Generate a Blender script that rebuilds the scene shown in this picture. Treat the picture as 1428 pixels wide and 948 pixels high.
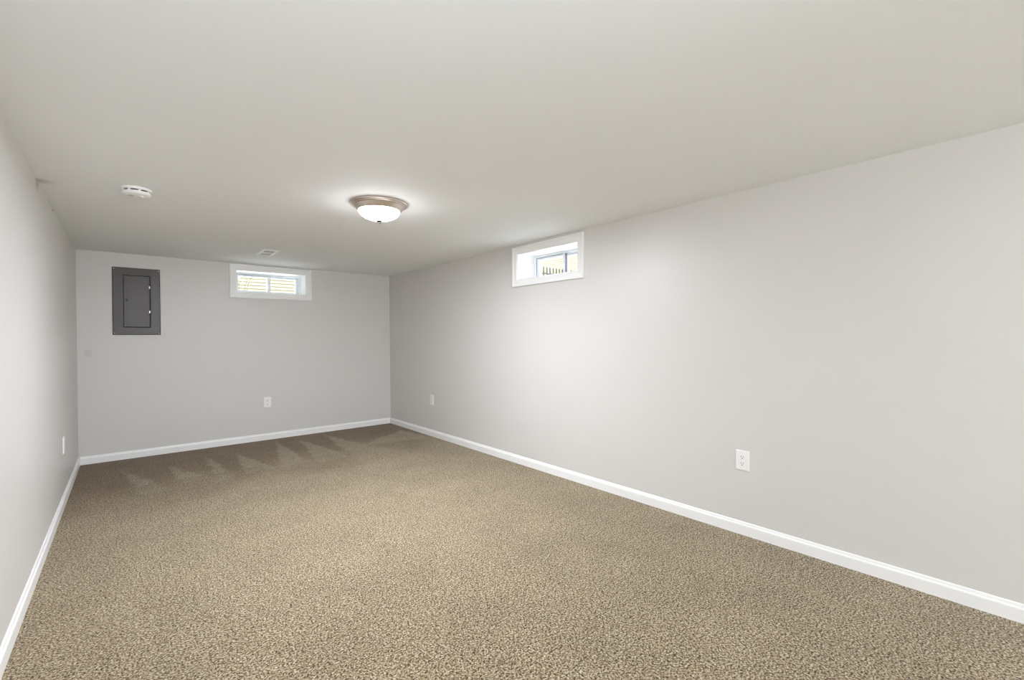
import bpy, bmesh, math, random
from mathutils import Vector, Matrix, noise

sc = bpy.context.scene
for o in list(bpy.data.objects):
    bpy.data.objects.remove(o)

# ------------------------------------------------------------------ camera
W, D, H = 3.2454, 6.1074, 2.1          # room width, back wall, ceiling height
YR = -4.5                              # rear wall, behind the camera
F_PX = 634.873
yaw, pitch, roll = 0.70202, -0.00677, -0.00722
F = Vector((math.sin(yaw)*math.cos(pitch), math.cos(yaw)*math.cos(pitch), math.sin(pitch)))
R = Vector((math.cos(yaw), -math.sin(yaw), 0)); U = R.cross(F)
R2 = R*math.cos(roll) + U*math.sin(roll); U2 = -R*math.sin(roll) + U*math.cos(roll)
cam = bpy.data.cameras.new('camera'); cam.sensor_width = 36; cam.lens = F_PX/1428*36
cam.clip_start = .02; cam.clip_end = 300
co = bpy.data.objects.new('camera', cam); sc.collection.objects.link(co)
M = Matrix((R2, U2, -F)).transposed().to_4x4(); M.translation = Vector((0.37167, 0, 1.21951))
co.matrix_world = M
sc.camera = co

# ------------------------------------------------------------------ world, lights, exposure
SKY = 4.0                # sky
SUN = 110.0              # high sun beyond the back and right walls
LAMP_GLASS = 48.0       # emission of the lit glass bowl
LAMP_DOWN = 110.0         # watts of the bulbs seen through the frosted bowl
REAR_FAR, FLASH = 245.0, 15.5   # watts: unseen fill added in the rear of the room, flash bounced off the ceiling behind the camera
w = bpy.data.worlds.new('sky'); sc.world = w; w.use_nodes = True
nt = w.node_tree; bg = nt.nodes['Background']
tc = nt.nodes.new('ShaderNodeTexCoord'); sx = nt.nodes.new('ShaderNodeSeparateXYZ')
cr = nt.nodes.new('ShaderNodeValToRGB')
cr.color_ramp.elements[0].position = 0.0; cr.color_ramp.elements[0].color = (.93, .95, 1, 1)
cr.color_ramp.elements[1].position = 0.7; cr.color_ramp.elements[1].color = (.72, .84, 1, 1)
nt.links.new(tc.outputs['Generated'], sx.inputs[0]); nt.links.new(sx.outputs['Z'], cr.inputs[0])
nt.links.new(cr.outputs[0], bg.inputs[0]); bg.inputs[1].default_value = SKY

def light(name, kind, loc, power, color, **kw):
    l = bpy.data.lights.new(name, kind); l.energy = power; l.color = color
    for k, v in kw.items():
        setattr(l, k, v)
    o = bpy.data.objects.new(name, l); o.location = loc; sc.collection.objects.link(o)
    return o
sun = light('sun', 'SUN', (8, 12, 9), SUN, (.93, .96, 1), angle=math.radians(.6))
sun.rotation_euler = Vector((1, 1, math.tan(math.radians(57))*math.sqrt(2))).to_track_quat('Z', 'Y').to_euler()
sc.view_settings.view_transform = 'Standard'
sc.view_settings.look = 'None'
sc.view_settings.exposure = 0.18
sc.view_settings.gamma = 1.0
sc.view_settings.use_curve_mapping = False
sc.cycles.use_denoising = True
sc.cycles.max_bounces = 14; sc.cycles.diffuse_bounces = 10; sc.cycles.glossy_bounces = 6
sc.cycles.transmission_bounces = 8; sc.cycles.transparent_max_bounces = 16
sc.cycles.sample_clamp_indirect = 6

# ------------------------------------------------------------------ materials
def S(r, g, b):
    f = lambda c: (c/255/12.92) if c/255 <= .04045 else ((c/255+.055)/1.055)**2.4
    return (f(r), f(g), f(b), 1)
def mat(name, col, rough=.5, metal=0, spec=.5, bump=0, bscale=200, var=0, vscale=2, emis=0):
    m = bpy.data.materials.new(name); m.use_nodes = True
    n = m.node_tree; b = n.nodes['Principled BSDF']
    b.inputs['Base Color'].default_value = col
    b.inputs['Roughness'].default_value = rough
    b.inputs['Metallic'].default_value = metal
    b.inputs['Specular IOR Level'].default_value = spec
    t = n.nodes.new('ShaderNodeTexCoord')
    if var:
        nz = n.nodes.new('ShaderNodeTexNoise'); nz.inputs['Scale'].default_value = vscale
        nz.inputs['Detail'].default_value = 4
        mp = n.nodes.new('ShaderNodeMapRange')
        mp.inputs[3].default_value = 1-var; mp.inputs[4].default_value = 1+var
        mx = n.nodes.new('ShaderNodeMix'); mx.data_type = 'RGBA'; mx.blend_type = 'MULTIPLY'
        mx.inputs[0].default_value = 1; mx.inputs[6].default_value = col
        n.links.new(t.outputs['Object'], nz.inputs[0]); n.links.new(nz.outputs[0], mp.inputs[0])
        n.links.new(mp.outputs[0], mx.inputs[7]); n.links.new(mx.outputs[2], b.inputs['Base Color'])
    if bump:
        nb = n.nodes.new('ShaderNodeTexNoise'); nb.inputs['Scale'].default_value = bscale
        nb.inputs['Detail'].default_value = 3
        bp = n.nodes.new('ShaderNodeBump'); bp.inputs['Strength'].default_value = bump
        bp.inputs['Distance'].default_value = .001
        n.links.new(t.outputs['Object'], nb.inputs[0]); n.links.new(nb.outputs[0], bp.inputs['Height'])
        n.links.new(bp.outputs[0], b.inputs['Normal'])
    if emis:
        b.inputs['Emission Color'].default_value = (.93, .94, 1, 1)
        b.inputs['Emission Strength'].default_value = emis
    return m

def dark_spot(m, centre, radius, dark, scale=(1, 1, 1)):
    """a small soft spot, darkest at its centre, multiplied over the paint colour"""
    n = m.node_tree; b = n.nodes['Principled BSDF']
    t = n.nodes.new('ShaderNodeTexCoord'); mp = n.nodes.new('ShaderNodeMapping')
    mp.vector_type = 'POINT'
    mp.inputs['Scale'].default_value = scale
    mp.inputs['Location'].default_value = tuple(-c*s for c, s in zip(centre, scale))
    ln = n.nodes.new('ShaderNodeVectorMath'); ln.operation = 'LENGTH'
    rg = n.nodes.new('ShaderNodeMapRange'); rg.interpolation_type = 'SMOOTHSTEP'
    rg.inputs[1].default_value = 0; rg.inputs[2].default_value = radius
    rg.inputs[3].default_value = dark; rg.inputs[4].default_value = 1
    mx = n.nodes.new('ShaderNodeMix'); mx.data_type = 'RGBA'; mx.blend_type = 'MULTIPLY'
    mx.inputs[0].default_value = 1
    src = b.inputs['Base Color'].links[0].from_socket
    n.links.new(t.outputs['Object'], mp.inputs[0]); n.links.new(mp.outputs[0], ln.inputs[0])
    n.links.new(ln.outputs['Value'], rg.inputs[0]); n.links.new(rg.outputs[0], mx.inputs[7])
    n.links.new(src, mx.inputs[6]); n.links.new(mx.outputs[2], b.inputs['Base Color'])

WALL = (.675, .660, .630, 1)
m_wall = mat('wall_paint', WALL, .40, spec=.5, bump=.06, bscale=160, var=.012, vscale=1.5)
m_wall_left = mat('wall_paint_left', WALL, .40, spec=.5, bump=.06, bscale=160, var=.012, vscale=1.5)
m_ceil = mat('ceiling_paint', (.875, .895, .895, 1), .8, spec=.2, bump=.08, bscale=140, var=.01, vscale=1.2)
m_trim = mat('trim_paint', (.90, .90, .885, 1), .35, spec=.5, var=.01, vscale=8)
m_vinyl = mat('window_vinyl', (.86, .88, .91, 1), .4, var=.01, vscale=20)
m_gasket = mat('window_gasket', (.16, .17, .19, 1), .6, var=.03, vscale=20)
m_plastic = mat('outlet_plastic', (.90, .89, .87, 1), .35, var=.01, vscale=30)
m_slot = mat('outlet_slot', (.03, .03, .03, 1), .6, var=.02, vscale=40)
m_panel = mat('panel_grey_paint', S(70, 65, 61), .38, metal=.25, bump=.05, bscale=300, var=.04, vscale=9)
m_latch = mat('panel_latch_black', (.012, .011, .011, 1), .4, var=.02, vscale=60)
m_steel = mat('screw_steel', (.75, .74, .72, 1), .3, metal=1, var=.03, vscale=60)
m_nickel = mat('brushed_nickel', (.66, .58, .52, 1), .33, metal=.9, var=.04, vscale=14)
m_finial = mat('dark_nickel', (.02, .019, .018, 1), .6, metal=0, spec=.1, var=.04, vscale=14)
m_glass_lit = mat('lit_frosted_glass', (.9, .88, .85, 1), .3, var=.01, vscale=8, emis=LAMP_GLASS)
m_white = mat('white_plastic', (.90, .90, .89, 1), .4, var=.01, vscale=25)
m_dark = mat('dark_gap', (.02, .02, .02, 1), .8, var=.02, vscale=25)
m_duct = mat('duct_metal', (.2, .2, .2, 1), .5, metal=.6, var=.05, vscale=20)
m_concrete = mat('foundation_concrete', (.5, .49, .47, 1), .9, bump=.3, bscale=60, var=.06, vscale=5)
m_siding = mat('siding_pale_yellow', (.43, .375, .27, 1), .6, var=.03, vscale=.8)
m_roof = mat('roof_shingle', (.16, .15, .14, 1), .9, var=.15, vscale=12)
m_fence = mat('fence_black_iron', (.03, .03, .035, 1), .5, var=.05, vscale=9)
m_leaf = mat('shrub_leaf', (.20, .27, .12, 1), .6, var=.25, vscale=9)
m_bark = mat('bark', (.16, .12, .09, 1), .9, var=.2, vscale=30)
m_ground = mat('lawn', (.13, .125, .08, 1), .95, bump=.3, bscale=40, var=.15, vscale=12)
m_bounce = mat('bounce_white', (.66, .67, .68, 1), .95, bump=.3, bscale=40, var=.06, vscale=30)  # bright surface for the added bounce strip outside
m_patch = mat('patch_paint', (.62, .60, .565, 1), .5, var=.03, vscale=30)
dark_spot(m_wall_left, (0, 3.62, 2.10), .10, .55, (1, 1, 1.3))  # soft darker spot at the top of the left wall and on the ceiling
dark_spot(m_ceil, (0, 3.60, 2.1), .10, .68, (1, 1.2, 1))

n = m_glass_lit.node_tree; b_ = n.nodes['Principled BSDF']; o_ = n.nodes['Material Output']
tr_ = n.nodes.new('ShaderNodeBsdfTransparent'); mx_ = n.nodes.new('ShaderNodeMixShader'); mx_.inputs[0].default_value = .5
n.links.new(tr_.outputs[0], mx_.inputs[1]); n.links.new(b_.outputs[0], mx_.inputs[2]); n.links.new(mx_.outputs[0], o_.inputs[0])

# window glass: thin, straight-through
m_pane = bpy.data.materials.new('window_glass'); m_pane.use_nodes = True
n = m_pane.node_tree; n.nodes.clear()
out = n.nodes.new('ShaderNodeOutputMaterial'); mx = n.nodes.new('ShaderNodeMixShader')
tr = n.nodes.new('ShaderNodeBsdfTransparent'); gl = n.nodes.new('ShaderNodeBsdfGlossy')
fr = n.nodes.new('ShaderNodeFresnel'); gl.inputs['Roughness'].default_value = .02
tr.inputs[0].default_value = (.96, .98, .98, 1); fr.inputs[0].default_value = 1.3
n.links.new(fr.outputs[0], mx.inputs[0]); n.links.new(tr.outputs[0], mx.inputs[1])
n.links.new(gl.outputs[0], mx.inputs[2]); n.links.new(mx.outputs[0], out.inputs[0])

# carpet: twisted cut pile, tan tufts flecked with brown; vacuumed pile lies two ways
def carpet():
    m = bpy.data.materials.new('carpet_cut_pile'); m.use_nodes = True
    n = m.node_tree; L = n.links.new; b = n.nodes['Principled BSDF']
    b.inputs['Roughness'].default_value = .95; b.inputs['Specular IOR Level'].default_value = .1
    b.inputs['Sheen Weight'].default_value = .15
    t = n.nodes.new('ShaderNodeTexCoord')
    n1 = n.nodes.new('ShaderNodeTexNoise'); n1.inputs['Scale'].default_value = 140
    n1.inputs['Detail'].default_value = 2.5; n1.inputs['Roughness'].default_value = .6; n1.inputs['Distortion'].default_value = .6
    n2 = n.nodes.new('ShaderNodeTexNoise'); n2.inputs['Scale'].default_value = 3.0; n2.inputs['Detail'].default_value = 5
    cr = n.nodes.new('ShaderNodeValToRGB'); e = cr.color_ramp.elements
    e[0].position = .37; e[0].color = S(56, 41, 22)
    e[1].position = .65; e[1].color = S(240, 229, 204)
    a = e.new(.445); a.color = S(130, 108, 74)
    a = e.new(.53); a.color = S(188, 167, 131)
    L(t.outputs['Object'], n1.inputs[0]); L(t.outputs['Object'], n2.inputs[0]); L(n1.outputs[0], cr.inputs[0])
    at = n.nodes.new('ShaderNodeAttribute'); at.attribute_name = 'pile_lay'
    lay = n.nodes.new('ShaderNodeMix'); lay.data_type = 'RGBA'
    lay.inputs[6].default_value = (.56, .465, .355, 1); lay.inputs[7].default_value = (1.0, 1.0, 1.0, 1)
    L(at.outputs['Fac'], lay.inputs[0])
    mp = n.nodes.new('ShaderNodeMapRange'); mp.inputs[1].default_value = .3; mp.inputs[2].default_value = .7
    mp.inputs[3].default_value = .62; mp.inputs[4].default_value = .73
    L(n2.outputs[0], mp.inputs[0])
    x1 = n.nodes.new('ShaderNodeMix'); x1.data_type = 'RGBA'; x1.blend_type = 'MULTIPLY'; x1.inputs[0].default_value = 1
    x2 = n.nodes.new('ShaderNodeMix'); x2.data_type = 'RGBA'; x2.blend_type = 'MULTIPLY'; x2.inputs[0].default_value = 1
    L(cr.outputs[0], x1.inputs[6]); L(lay.outputs[2], x1.inputs[7])
    L(x1.outputs[2], x2.inputs[6]); L(mp.outputs[0], x2.inputs[7]); L(x2.outputs[2], b.inputs['Base Color'])
    bp = n.nodes.new('ShaderNodeBump'); bp.inputs['Strength'].default_value = .7; bp.inputs['Distance'].default_value = .006
    L(n1.outputs[0], bp.inputs['Height']); L(bp.outputs[0], b.inputs['Normal'])
    return m
m_carpet = carpet()

# ------------------------------------------------------------------ helpers
def obj(name, bm, m, parent=None, smooth=False, loc=None):
    me = bpy.data.meshes.new(name)
    bmesh.ops.recalc_face_normals(bm, faces=bm.faces)
    bm.to_mesh(me); bm.free()
    for i in (m if isinstance(m, (list, tuple)) else [m]):
        me.materials.append(i)
    if smooth:
        for p in me.polygons: p.use_smooth = True
        me.set_sharp_from_angle(angle=math.radians(35))
    o = bpy.data.objects.new(name, me); sc.collection.objects.link(o)
    if parent: o.parent = parent
    if loc: o.location = loc
    return o
def tag(o, label, cat, group=None):
    o['label'] = label; o['category'] = cat
    if group: o['group'] = group
    return o
def thing(name, loc, rz=0, label=None, cat=None, group=None, structure=False):
    o = bpy.data.objects.new(name, None); o.empty_display_size = .05
    sc.collection.objects.link(o); o.location = loc; o.rotation_euler = (0, 0, rz)
    if structure: o['kind'] = 'structure'
    if label: tag(o, label, cat, group)
    return o
def struct(name, bm, m, parent=None, **k):
    o = obj(name, bm, m, parent, **k)
    if not parent: o['kind'] = 'structure'
    return o
def box(bm, x0, x1, y0, y1, z0, z1, bev=0):
    r = bmesh.ops.create_cube(bm, size=1)
    vs = r['verts']
    for v in vs:
        v.co = Vector((x0+(v.co.x+.5)*(x1-x0), y0+(v.co.y+.5)*(y1-y0), z0+(v.co.z+.5)*(z1-z0)))
    if bev:
        es = list({e for v in vs for e in v.link_edges})
        bmesh.ops.bevel(bm, geom=es, offset=bev, segments=2, affect='EDGES', profile=.6)
def boxes(*bs, bev=0):
    bm = bmesh.new()
    for b in bs: box(bm, *b, bev=bev)
    return bm
def lathe(bm, prof, seg=64, closed=True):
    rings = []
    for r, z in prof:
        if r < 1e-6: rings.append([bm.verts.new((0, 0, z))])
        else: rings.append([bm.verts.new((r*math.cos(2*math.pi*i/seg), r*math.sin(2*math.pi*i/seg), z)) for i in range(seg)])
    for a, b in zip(rings, rings[1:]):
        for i in range(seg):
            j = (i+1) % seg
            q = [a[i % len(a)], a[j % len(a)], b[j % len(b)], b[i % len(b)]]
            q = list(dict.fromkeys(q))
            if len(q) > 2: bm.faces.new(q)
def ring(bm, hx, hz, prof, cx=0, cz=0):
    """mitred picture-frame moulding round a rectangle in the XZ plane; prof = (outset from the inner edge, y)"""
    rows = []
    for d, y in prof:
        rows.append([bm.verts.new((cx+sx*(hx+d), y, cz+sz*(hz+d))) for sx, sz in ((-1, -1), (1, -1), (1, 1), (-1, 1))])
    k = len(rows)
    for i in range(k):
        a, b = rows[i], rows[(i+1) % k]
        for c in range(4):
            e = (c+1) % 4
            bm.faces.new((a[c], a[e], b[e], b[c]))
def extrude(bm, prof, p0, p1, inward):
    """profile (out from wall, z) swept along a wall"""
    p0, p1, inward = Vector(p0), Vector(p1), Vector(inward)
    A = [bm.verts.new(p0 + inward*t + Vector((0, 0, z))) for t, z in prof]
    B = [bm.verts.new(p1 + inward*t + Vector((0, 0, z))) for t, z in prof]
    k = len(prof)
    for i in range(k):
        j = (i+1) % k
        bm.faces.new((A[i], A[j], B[j], B[i]))
    bm.faces.new(A); bm.faces.new(B[::-1])

# ------------------------------------------------------------------ room shell
OP_B = dict(c=1.7285, hx=.3875, z0=1.7600, z1=2.0250)     # back wall opening
OP_R = dict(c=2.9210, hx=.3860, z0=1.7620, z1=2.0150)     # right wall opening
TH = .32
def wall_with_hole(axis, pos, lo, hi, c, hx, z0, z1, top):
    A = lambda a0, a1, za, zb: (a0, a1, pos, pos+TH, za, zb) if axis == 'y' else (pos, pos+TH, a0, a1, za, zb)
    return boxes(A(lo, c-hx, -.12, top), A(c+hx, hi, -.12, top), A(c-hx, c+hx, -.12, z0), A(c-hx, c+hx, z1, top))
struct('wall_back', wall_with_hole('y', D, -TH, W+TH, OP_B['c'], OP_B['hx'], OP_B['z0'], OP_B['z1'], 2.5), m_wall)
struct('wall_right', wall_with_hole('x', W, YR, D, OP_R['c'], OP_R['hx'], OP_R['z0'], OP_R['z1'], 2.5), m_wall)
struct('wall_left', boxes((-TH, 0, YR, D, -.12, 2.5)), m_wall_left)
struct('wall_rear', boxes((-TH, W+TH, YR-TH, YR, -.12, 2.5)), m_wall)
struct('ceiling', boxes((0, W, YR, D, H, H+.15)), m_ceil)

# carpeted floor
def px(x, y):     # a point of the carpet seen at (x, y) in the 1428x948 frame, turned into room metres once, here
    d = F + R2*((x-714)/F_PX) - U2*((y-474)/F_PX)
    t = -1.21951/d.z
    return (0.37167+d.x*t, d.y*t)
def bm_floor():
    bm = bmesh.new(); st = .025
    nx = int(W/st); ny = int((D-YR)/st)
    g = [[bm.verts.new((W*i/nx, YR+(D-YR)*j/ny, 0)) for i in range(nx+1)] for j in range(ny+1)]
    for j in range(ny):
        for i in range(nx):
            bm.faces.new((g[j][i], g[j][i+1], g[j+1][i+1], g[j+1][i]))
    return bm
fl = struct('floor', bm_floor(), m_carpet)
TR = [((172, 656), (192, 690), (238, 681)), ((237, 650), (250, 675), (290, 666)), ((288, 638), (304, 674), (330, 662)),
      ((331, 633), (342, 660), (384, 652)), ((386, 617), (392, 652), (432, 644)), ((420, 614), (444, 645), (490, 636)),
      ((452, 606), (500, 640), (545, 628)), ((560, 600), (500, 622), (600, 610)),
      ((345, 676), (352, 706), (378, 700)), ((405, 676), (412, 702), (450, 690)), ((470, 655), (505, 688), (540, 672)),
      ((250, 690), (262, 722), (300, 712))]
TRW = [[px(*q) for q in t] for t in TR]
def in_tri(p, t):
    def s(a, b, c): return (a[0]-c[0])*(b[1]-c[1])-(b[0]-c[0])*(a[1]-c[1])
    L = .035
    A = abs(s(*t))
    vals = []
    for i in range(3):
        a, b, c = t[i], t[(i+1) % 3], t[(i+2) % 3]
        sg = 1 if s(a, b, c) > 0 else -1
        vals.append(sg*s(a, b, p)/math.dist(a, b))
    d = min(vals)
    return max(0, min(1, d/L+.5))
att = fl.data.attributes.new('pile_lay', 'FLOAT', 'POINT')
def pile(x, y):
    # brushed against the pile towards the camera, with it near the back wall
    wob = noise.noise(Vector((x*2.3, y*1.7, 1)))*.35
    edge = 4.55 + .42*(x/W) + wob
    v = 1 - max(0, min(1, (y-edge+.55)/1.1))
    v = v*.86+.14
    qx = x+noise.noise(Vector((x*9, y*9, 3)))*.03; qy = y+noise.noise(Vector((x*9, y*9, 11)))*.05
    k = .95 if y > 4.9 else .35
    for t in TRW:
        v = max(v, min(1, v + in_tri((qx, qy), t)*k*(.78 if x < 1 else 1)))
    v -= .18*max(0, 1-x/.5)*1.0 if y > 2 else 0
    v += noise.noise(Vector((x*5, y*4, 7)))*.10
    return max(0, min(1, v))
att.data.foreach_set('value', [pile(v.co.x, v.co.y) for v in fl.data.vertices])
struct('floor_slab', boxes((0, W, YR, D, -.12, -.004)), m_concrete)

# baseboards
BT = .014
prof = [(0, 0), (BT, 0), (BT, .056), (BT*.92, .060), (BT*.62, .064), (BT*.5, .070), (BT*.42, .0745), (BT*.2, .078), (0, .078)]
def base(name, a, b, inw):
    bm = bmesh.new(); extrude(bm, prof, a, b, inw); struct(name, bm, m_trim)
base('baseboard_left', (0, YR, 0), (0, D, 0), (1, 0, 0))
base('baseboard_back', (BT, D, 0), (W-BT, D, 0), (0, -1, 0))
base('baseboard_right', (W, YR, 0), (W, D, 0), (-1, 0, 0))
base('baseboard_rear', (BT, YR, 0), (W-BT, YR, 0), (0, 1, 0))

# ------------------------------------------------------------------ windows (local: x across, -y into the room, z up)
def window(name, loc, rz, hx, z0, z1, depth, ctop, cbot, cside):
    t = thing(name, loc, rz, structure=True)
    cz = (z0+z1)/2 - loc[2]; hz = (z1-z0)/2
    # casing: board with a raised outer bead, mitred corners
    cs = .062
    p = [(0, 0), (0, -.010), (.004, -.013), (.040, -.014), (.044, -.019), (cs-.004, -.020), (cs, -.017), (cs, 0)]
    bm = bmesh.new(); ring(bm, hx, hz, p, 0, cz); obj('casing', bm, m_trim, t)
    # jamb boards lining the recess
    jt = .008
    bm = boxes((-hx, -hx+jt, -.004, depth, cz-hz, cz+hz), (hx-jt, hx, -.004, depth, cz-hz, cz+hz),
               (-hx+jt, hx-jt, -.004, depth, cz-hz, cz-hz+jt), (-hx+jt, hx-jt, -.004, depth, cz+hz-jt, cz+hz))
    obj('jamb', bm, m_trim, t)
    # main frame of the slider
    fw = .030
    ihx, ihz = hx-fw, hz-.024
    bm = bmesh.new()
    ring(bm, ihx, ihz, [(0, depth+.004), (.006, depth), (fw-.0005, depth), (fw-.0005, depth+.075), (0, depth+.075)], 0, cz)
    obj('frame', bm, m_vinyl, t)
    # two sashes in two tracks: the left one on the room side
    sw = .030
    for k, (xa, xb, y0, y1) in enumerate(((-ihx+.001, .022, depth+.010, depth+.034), (-.012, ihx-.001, depth+.042, depth+.066))):
        shx = (xb-xa)/2-sw; sz = ihz-.001-sw*.72
        bm = bmesh.new()
        ring(bm, shx, sz, [(0, y0+.008), (.007, y0+.002), (.010, y0), (sw-.002, y0), (sw, y0+.002), (sw, y1), (0, y1)], (xa+xb)/2, cz)
        # the moulding is as wide at top and bottom as at the sides: trim it to the frame
        for v in bm.verts:
            lim = ihz-.001
            v.co.z = max(cz-lim, min(cz+lim, v.co.z))
        s = obj('sash', bm, m_vinyl, t)
        obj('pane', boxes(((xa+xb)/2-shx-.004, (xa+xb)/2+shx+.004, y0+.013, y0+.016, cz-sz-.004, cz+sz+.004)), m_pane, s)
        if k == 0:
            bm = boxes((.001, .017, y0-.010, y0+.002, cz-.030, cz+.020), bev=.002)
            box(bm, -.010, .006, y0-.016, y0-.006, cz-.012, cz+.004, bev=.002)
            obj('latch', bm, m_vinyl, s)
            bm = boxes((xb-.001, xb+.003, y0+.004, y1+.006, cz-ihz+.001, cz+ihz-.001),
                       (-ihx-.0005, -ihx+.003, y0-.004, y0-.0005, cz-ihz+.001, cz+ihz-.001),
                       (-ihx+.003, 0, y0-.004, y0-.0005, cz+ihz-.004, cz+ihz-.001))
            obj('weatherstrip', bm, m_gasket, s)
    return t
window('window_1', (OP_B['c'], D, OP_B['z0']), 0, OP_B['hx'], OP_B['z0'], OP_B['z1'], .20, 0, 0, 0)
window('window_2', (W, OP_R['c'], OP_R['z0']), -math.pi/2, OP_R['hx'], OP_R['z0'], OP_R['z1'], .215, 0, 0, 0)
for loc, rot in (((OP_B['c'], D+TH+.01, (OP_B['z0']+OP_B['z1'])/2), (-math.pi/2, 0, 0)),
                 ((W+TH+.01, OP_R['c'], (OP_R['z0']+OP_R['z1'])/2), (-math.pi/2, 0, -math.pi/2))):
    l = light('window_portal', 'AREA', loc, 0, (1, 1, 1), shape='RECTANGLE', size=.78, size_y=.27)
    l.rotation_euler = rot; l.data.cycles.is_portal = True

# ------------------------------------------------------------------ electrical panel on the back wall
pn = thing('breaker_box', (.4545, D, 1.613), 0, 'dark grey steel breaker panel with closed door, high on the back wall', 'electrical panel')
hw, hh = .193, .345
bm = bmesh.new()
# flange cover: rolled edges and a shallow raised tray round the door opening
ring(bm, .104, .262, [(0, -.010), (.004, -.016), (.010, -.0175), (.082, -.0165), (.0865, -.013), (.0885, -.0005), (.0875, -.0005), (0, -.006)])
for v in bm.verts:      # the border is wider at the sides than at top and bottom
    if abs(v.co.z) > .262: v.co.z = math.copysign(.262+(abs(v.co.z)-.262)*(hh-.262)/.0885, v.co.z)
obj('cover', bm, m_panel, pn)
dr = obj('door', boxes((-.1032, .1032, -.0190, -.008, -.2612, .2612), bev=.0016), m_panel, pn)
bm = boxes((.0995, .1045, -.0235, -.017, -.20, .235), bev=.0015); obj('hinge', bm, m_panel, dr)
for z in (.150, -.105):
    bm = boxes((.0975, .1065, -.0275, -.0195, z-.013, z+.013), bev=.002); obj('hinge_knuckle', bm, m_steel, dr)
bm = boxes((-.0915, -.0715, -.0225, -.0175, -.006, .024), bev=.002); box(bm, -.086, -.077, -.027, -.022, .000, .012, bev=.0015)
obj('latch', bm, m_latch, dr)
for x, z in ((-.178, .328), (.178, .328), (-.178, -.326), (.178, -.326)):
    bm = bmesh.new(); lathe(bm, [(0, .0036), (.002, .0032), (.004, .001), (.0045, -.002), (0, -.002)], 20)
    box(bm, -.003, .003, -.0005, .0005, .003, .0038)
    bmesh.ops.rotate(bm, verts=bm.verts, cent=(0, 0, 0), matrix=Matrix.Rotation(math.pi/2, 3, 'X'))
    obj('screw', bm, m_steel, pn, smooth=True, loc=(x, -.0175, z))

# ------------------------------------------------------------------ outlets
def make_outlet(loc, rz, label, rectangular=False):
    t = thing('electrical_outlet', loc, rz, label, 'outlet', 'white wall outlets')
    pw, ph = .0405, .0610
    bm = bmesh.new()
    # plate with a bevelled rim
    rows = []
    for dx, y in ((0, 0), (0, -.0030), (.003, -.0058), (.006, -.0062)):
        rows.append([bm.verts.new((sx*(pw-dx), y, sz*(ph-dx))) for sx, sz in ((-1, -1), (1, -1), (1, 1), (-1, 1))])
    for a, b in zip(rows, rows[1:]):
        for c in range(4):
            bm.faces.new((a[c], a[(c+1) % 4], b[(c+1) % 4], b[c]))
    bm.faces.new(rows[-1]); bm.faces.new(rows[0][::-1])
    obj('cover_plate', bm, m_plastic, t)
    for s in (-1, 1):
        zc = s*.0198
        bm = bmesh.new()
        n = 28; pts = []
        for i in range(n):
            a = 2*math.pi*i/n
            pts.append((.0172*math.cos(a), max(-.0138, min(.0138, .0172*math.sin(a)))))
        lo = [bm.verts.new((x, -.0055, zc+z)) for x, z in pts]; hi = [bm.verts.new((x*.97, -.0080, zc+z*.97)) for x, z in pts]
        for i in range(n): bm.faces.new((lo[i], lo[(i+1) % n], hi[(i+1) % n], hi[i]))
        bm.faces.new(hi); bm.faces.new(lo[::-1])
        rc = obj('receptacle', bm, m_plastic, t)
        for x, z, hx_, hz_ in ((-.0064, .0045, .0013, .0044), (.0064, .0045, .0013, .0036), (0, -.0070, .0027, .0026)):
            obj('slot', boxes((x-hx_, x+hx_, -.0084, -.0078, zc+z-hz_, zc+z+hz_)), m_slot, rc)
    bm = bmesh.new(); lathe(bm, [(0, .0018), (.0025, .0012), (.003, 0), (0, 0)], 16)
    bmesh.ops.rotate(bm, verts=bm.verts, cent=(0, 0, 0), matrix=Matrix.Rotation(math.pi/2, 3, 'X'))
    obj('screw', bm, m_plastic, t, smooth=True, loc=(0, -.0061, 0))
    return t
make_outlet((W, 1.217, .4535), -math.pi/2, 'white duplex outlet low on the right wall, nearest to the viewer')
make_outlet((W, 4.937, .4475), -math.pi/2, 'white outlet low on the right wall, close to the far right corner')
make_outlet((1.660, D, .4510), 0, 'white outlet low on the back wall, below the window')
make_outlet((0, 4.775, .4350), math.pi/2, 'white outlet on the left wall, seen nearly edge-on above the baseboard')

# faint painted-over square on the back wall
bm = boxes((-.026, .026, -.0015, 0, -.036, .036), bev=.0006)
o = obj('wall_patch', bm, m_patch, loc=(.078, D, 1.088))
tag(o, 'faint painted-over square patch on the back wall, left of and below the breaker panel', 'wall patch')

# small dark nail at the top of the left wall
bm = bmesh.new(); lathe(bm, [(0, .003), (.004, .002), (.0045, 0), (0, 0)], 14)
bmesh.ops.rotate(bm, verts=bm.verts, cent=(0, 0, 0), matrix=Matrix.Rotation(math.pi/2, 3, 'Y'))
o = obj('nail', bm, m_latch, smooth=True, loc=(0, 4.31, 2.090))
tag(o, 'small dark nail head at the top of the left wall, just under the ceiling', 'nail')

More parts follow.
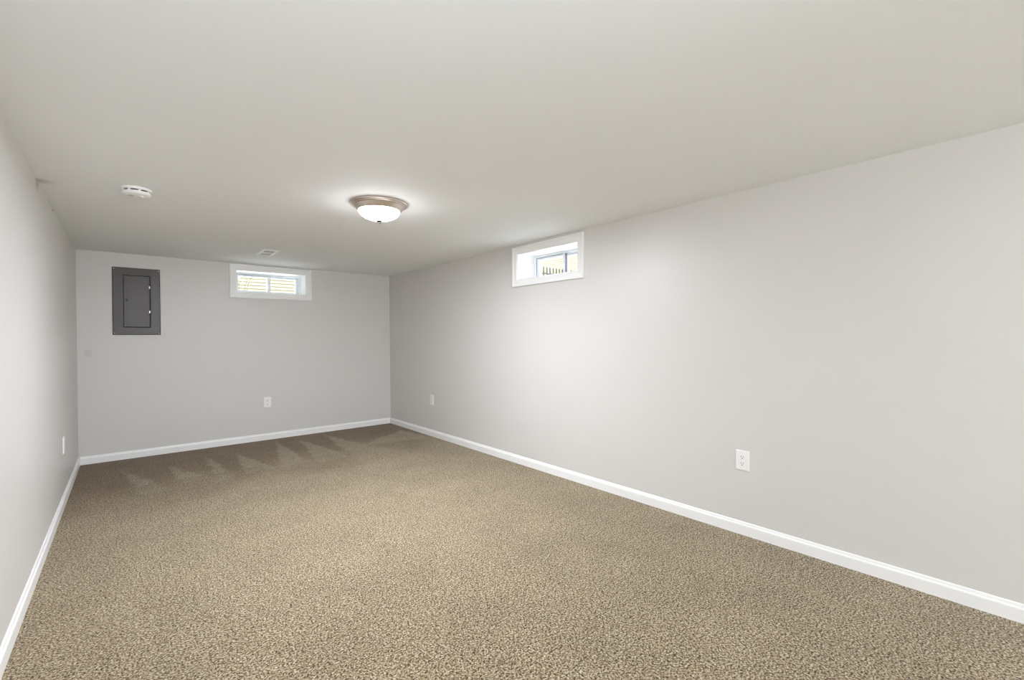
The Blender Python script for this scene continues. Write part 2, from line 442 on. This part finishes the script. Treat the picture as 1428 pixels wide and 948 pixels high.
# ------------------------------------------------------------------ ceiling fixtures
LAMP = (1.643, 2.842, H)
def ceiling_light(loc, label):
    t = thing('ceiling_light', loc, 0, label, 'ceiling light')
    bm = bmesh.new()
    lathe(bm, [(.02, 0), (.170, 0), (.1765, -.002), (.179, -.007), (.1765, -.012), (.170, -.0135), (.166, -.016), (.1655, -.020),
               (.1625, -.0225), (.158, -.024), (.154, -.030), (.147, -.040), (.139, -.049), (.136, -.052), (.132, -.052), (.130, -.048), (.02, -.046)], 96)
    pan = obj('mounting_pan', bm, m_nickel, t, smooth=True)
    bm = bmesh.new(); pr = []
    for i in range(25):
        a = i/24*math.pi/2
        pr.append((.1295*math.cos(a)**1.1, -.050-.062*math.sin(a)))
    pr[-1] = (0, -.112)
    lathe(bm, pr, 96)
    obj('glass_bowl', bm, m_glass_lit, t, smooth=True)
    l = light('bulbs', 'AREA', (loc[0], loc[1], loc[2]-.066), LAMP_DOWN, (.84, .89, 1), shape='DISK', size=.20)
    bm = bmesh.new()
    lathe(bm, [(0, -.109), (.018, -.1095), (.0205, -.113), (.018, -.1165), (.009, -.119), (.006, -.122), (.008, -.127), (.006, -.131), (0, -.133)], 32)
    obj('finial', bm, m_finial, t, smooth=True)
    return t
ceiling_light(LAMP, 'lit flush-mount ceiling light with brushed nickel pan, frosted glass bowl and finial')

# behind the camera: unseen fill lamp added to brighten the room, and the flash
WHITE = (.82, .885, 1)
light('rear_fill', 'POINT', (1.6, -3.4, 1.75), REAR_FAR, WHITE, shadow_soft_size=.25)
l = light('bounce_flash', 'AREA', (.30, -.35, 1.45), FLASH, WHITE, shape='DISK', size=.35, spread=math.radians(150))
l.rotation_euler = Vector((0, -.75, -1)).to_track_quat('Z', 'Y').to_euler()     # aimed up and forward at the ceiling

sd = thing('smoke_detector', (.424, 3.455, H), 0, 'round white smoke detector with dark side vents, on the ceiling near the left wall', 'smoke detector')
bm = bmesh.new()
lathe(bm, [(0, 0), (.070, 0), (.0715, -.003), (.0715, -.010), (.069, -.0125), (.060, -.0135), (0, -.0135)], 72)
obj('mounting_base', bm, m_white, sd, smooth=True)
bm = bmesh.new()
lathe(bm, [(0, -.0135), (.0595, -.0135), (.0595, -.0205), (0, -.0205)], 72)
obj('vent_gap', bm, m_dark, sd, smooth=True)
for i in range(8):
    b2 = bmesh.new(); box(b2, .056, .0655, -.006, .006, -.0205, -.0125)
    bmesh.ops.rotate(b2, verts=b2.verts, cent=(0, 0, 0), matrix=Matrix.Rotation(2*math.pi*(i+.25)/8, 3, 'Z'))
    obj('vent_rib', b2, m_white, sd)
bm = bmesh.new()
lathe(bm, [(0, -.0205), (.0655, -.0205), (.067, -.023), (.0665, -.029), (.063, -.035), (.056, -.0385), (.052, -.0390), (.050, -.0405), (.036, -.042), (0, -.0425)], 72)
dc = obj('cap', bm, m_white, sd, smooth=True)
bm = bmesh.new(); lathe(bm, [(0, -.0415), (.0145, -.0415), (.014, -.0455), (.011, -.0465), (0, -.0468)], 32)
obj('test_button', bm, m_white, dc, smooth=True, loc=(.020, -.012, 0))
bm = bmesh.new()
for k in range(3):
    box(bm, -.036+.007*k, -.0335+.007*k, -.014, .006, -.0425, -.0405)
obj('sounder_grille', bm, m_duct, dc)

# ceiling register
vt = thing('air_vent', (1.470, 5.145, H), 0, 'white rectangular air register with two dark louvred openings, on the ceiling before the back window', 'air vent')
vx, vy = .074, .172
bm = bmesh.new()
def fr_ring(bm, hx, hy, prof):
    rows = [[bm.verts.new((sx*(hx+d), sy*(hy+d), z)) for sx, sy in ((-1, -1), (1, -1), (1, 1), (-1, 1))] for d, z in prof]
    for i in range(len(rows)):
        a, b = rows[i], rows[(i+1) % len(rows)]
        for c in range(4): bm.faces.new((a[c], a[(c+1) % 4], b[(c+1) % 4], b[c]))
fr_ring(bm, .047, .125, [(0, 0), (0, -.010), (.005, -.013), (.020, -.010), (.030, -.003), (.031, 0)])
for v in bm.verts:
    if abs(v.co.y) > .13: v.co.y = math.copysign(.125+(abs(v.co.y)-.125)*1.35, v.co.y)
box(bm, -.047, .047, -.012, .012, -.011, -.001)
obj('vent_frame', bm, m_white, vt)
obj('duct_opening', boxes((-.047, .047, -.125, .125, -.0018, -.0002)), m_duct, vt)
for s in (-1, 1):
    for i in range(5):
        yc = s*(.030+i*.0195)
        bm = boxes((-.0465, .0465, -.0006, .0006, -.0045, .0045))
        bmesh.ops.rotate(bm, verts=bm.verts, cent=(0, 0, 0), matrix=Matrix.Rotation(-math.radians(48), 3, 'X'))
        obj('louvre', bm, m_white, vt, loc=(0, yc, -.0062))

# ------------------------------------------------------------------ outside
GZ = 1.66
bm = boxes((-12, W+TH+40, D+TH, 60, GZ-.2, GZ), (W+TH, W+TH+40, -20, D+TH, GZ-.2, GZ))
g = obj('ground', bm, m_ground); g['kind'] = 'structure'
bm = boxes((-3, W+TH+1.3, D+TH, D+TH+1.3, GZ, GZ+.02), (W+TH, W+TH+1.3, -3, D+TH, GZ, GZ+.02))  # unseen pale strip added to bounce sunlight up through the windows
g = obj('bounce_strip', bm, m_bounce); g['kind'] = 'structure'
# neighbour's house with lap siding
hs = thing('house', (4.5, 18, GZ), 0, 'pale yellow house with horizontal lap siding, seen outside through both windows', 'house')
bm = bmesh.new(); ex = .115
x0, x1, hgt = -13.0, 24.0, 5.2
rows = int(hgt/ex)
for i in range(rows):
    z0 = .25+i*ex
    vs = [(x0, -.030, z0+.030), (x1, -.030, z0+.030), (x1, -.012, z0+ex), (x0, -.012, z0+ex),
          (x0, .030, z0+.030), (x1, .030, z0+.030), (x0, .030, z0), (x1, .030, z0)]
    v = [bm.verts.new(c) for c in vs]
    bm.faces.new((v[0], v[1], v[2], v[3])); bm.faces.new((v[0], v[1], v[5], v[4])); bm.faces.new((v[4], v[5], v[7], v[6]))
box(bm, x0, x1, .031, 6, 0, .25+rows*ex)
obj('siding_wall', bm, m_siding, hs)
bm = bmesh.new()
r0 = .25+rows*ex
v = [bm.verts.new(c) for c in ((x0-.3, -.4, r0), (x1+.3, -.4, r0), (x1+.3, 3, r0+1.8), (x0-.3, 3, r0+1.8), (x1+.3, 6.4, r0), (x0-.3, 6.4, r0))]
bm.faces.new((v[0], v[1], v[2], v[3])); bm.faces.new((v[3], v[2], v[4], v[5])); bm.faces.new((v[0], v[5], v[4], v[1])); bm.faces.new((v[1], v[4], v[2])); bm.faces.new((v[0], v[3], v[5]))
obj('roof', bm, m_roof, hs)

# iron picket fence beyond the right window
fc = thing('picket_fence', (5.2, 8.0, GZ), 0, 'black iron picket fence seen through the window in the right wall', 'fence')
bm = bmesh.new(); box(bm, 0, 9, -.012, .012, 1.09, 1.125); obj('rail', bm, m_fence, fc)
bm = bmesh.new(); box(bm, 0, 9, -.012, .012, .12, .155); obj('rail', bm, m_fence, fc)
pk = bmesh.new(); box(pk, -.012, .012, -.012, .012, 0, 1.25)
bmesh.ops.create_cone(pk, segments=4, radius1=.013, radius2=0, depth=.05, matrix=Matrix.Translation((0, 0, 1.275)), cap_ends=True)
p0 = obj('picket', pk, m_fence, fc)
for i in range(1, 80):
    c = p0.copy(); sc.collection.objects.link(c); c.parent = fc; c.location = (.11*i, 0, 0)

# plants
def leafy(name, loc, label, cat, h, rad, nleaf, seed, m, size, trunk, nst=9):
    t = thing(name, loc, 0, label, cat)
    rnd = random.Random(seed)
    bs = bmesh.new()
    tips = []
    for k in range(nst):
        a = rnd.uniform(0, 6.28); r = rad*rnd.uniform(.3, 1); top = Vector((r*math.cos(a), r*math.sin(a), h*rnd.uniform(.6, 1)))
        mid = Vector((top.x*.35, top.y*.35, max(trunk, top.z*.5)))
        pts = [Vector((rnd.uniform(-.03, .03), rnd.uniform(-.03, .03), 0)), mid, top]
        for (a_, b_, ra, rb) in ((pts[0], pts[1], .012+.02*trunk, .008+.008*trunk), (pts[1], pts[2], .008+.008*trunk, .003)):
            d = b_-a_; q = d.to_track_quat('Z', 'Y').to_matrix().to_4x4(); q.translation = (a_+b_)/2
            bmesh.ops.create_cone(bs, segments=6, radius1=ra, radius2=rb, depth=d.length, matrix=q, cap_ends=True)
        tips.append((mid, top))
    obj('stems', bs, m_bark, t)
    bl = bmesh.new()
    for k in range(nleaf):
        a_, b_ = rnd.choice(tips); p = a_.lerp(b_, rnd.random()**.7) + Vector([rnd.gauss(0, rad*.16) for _ in range(3)])
        p.z = max(.05, p.z)
        q = Matrix.Rotation(rnd.uniform(0, 6.28), 3, 'Z') @ Matrix.Rotation(rnd.uniform(-1.2, 1.2), 3, 'X')
        s = size*rnd.uniform(.6, 1.2)
        vs = [bl.verts.new(p + q @ Vector(c)) for c in ((0, -s, 0), (s*.45, 0, s*.12), (0, s, 0), (-s*.45, 0, s*.12))]
        bl.faces.new(vs)
    f = obj('foliage', bl, m, t)
    f.data.materials[0] = m
    return t
leafy('shrub', (2.12, 10.6, GZ), 'sparse green shrub outside the left pane of the back window', 'shrub', 1.5, .55, 260, 4, m_leaf, .03, 0, 8)
leafy('shrub', (7.62, 7.5, GZ), 'small green shrub by the iron fence, outside the right-wall window', 'shrub', 1.08, .30, 300, 9, m_leaf, .028, 0, 8)
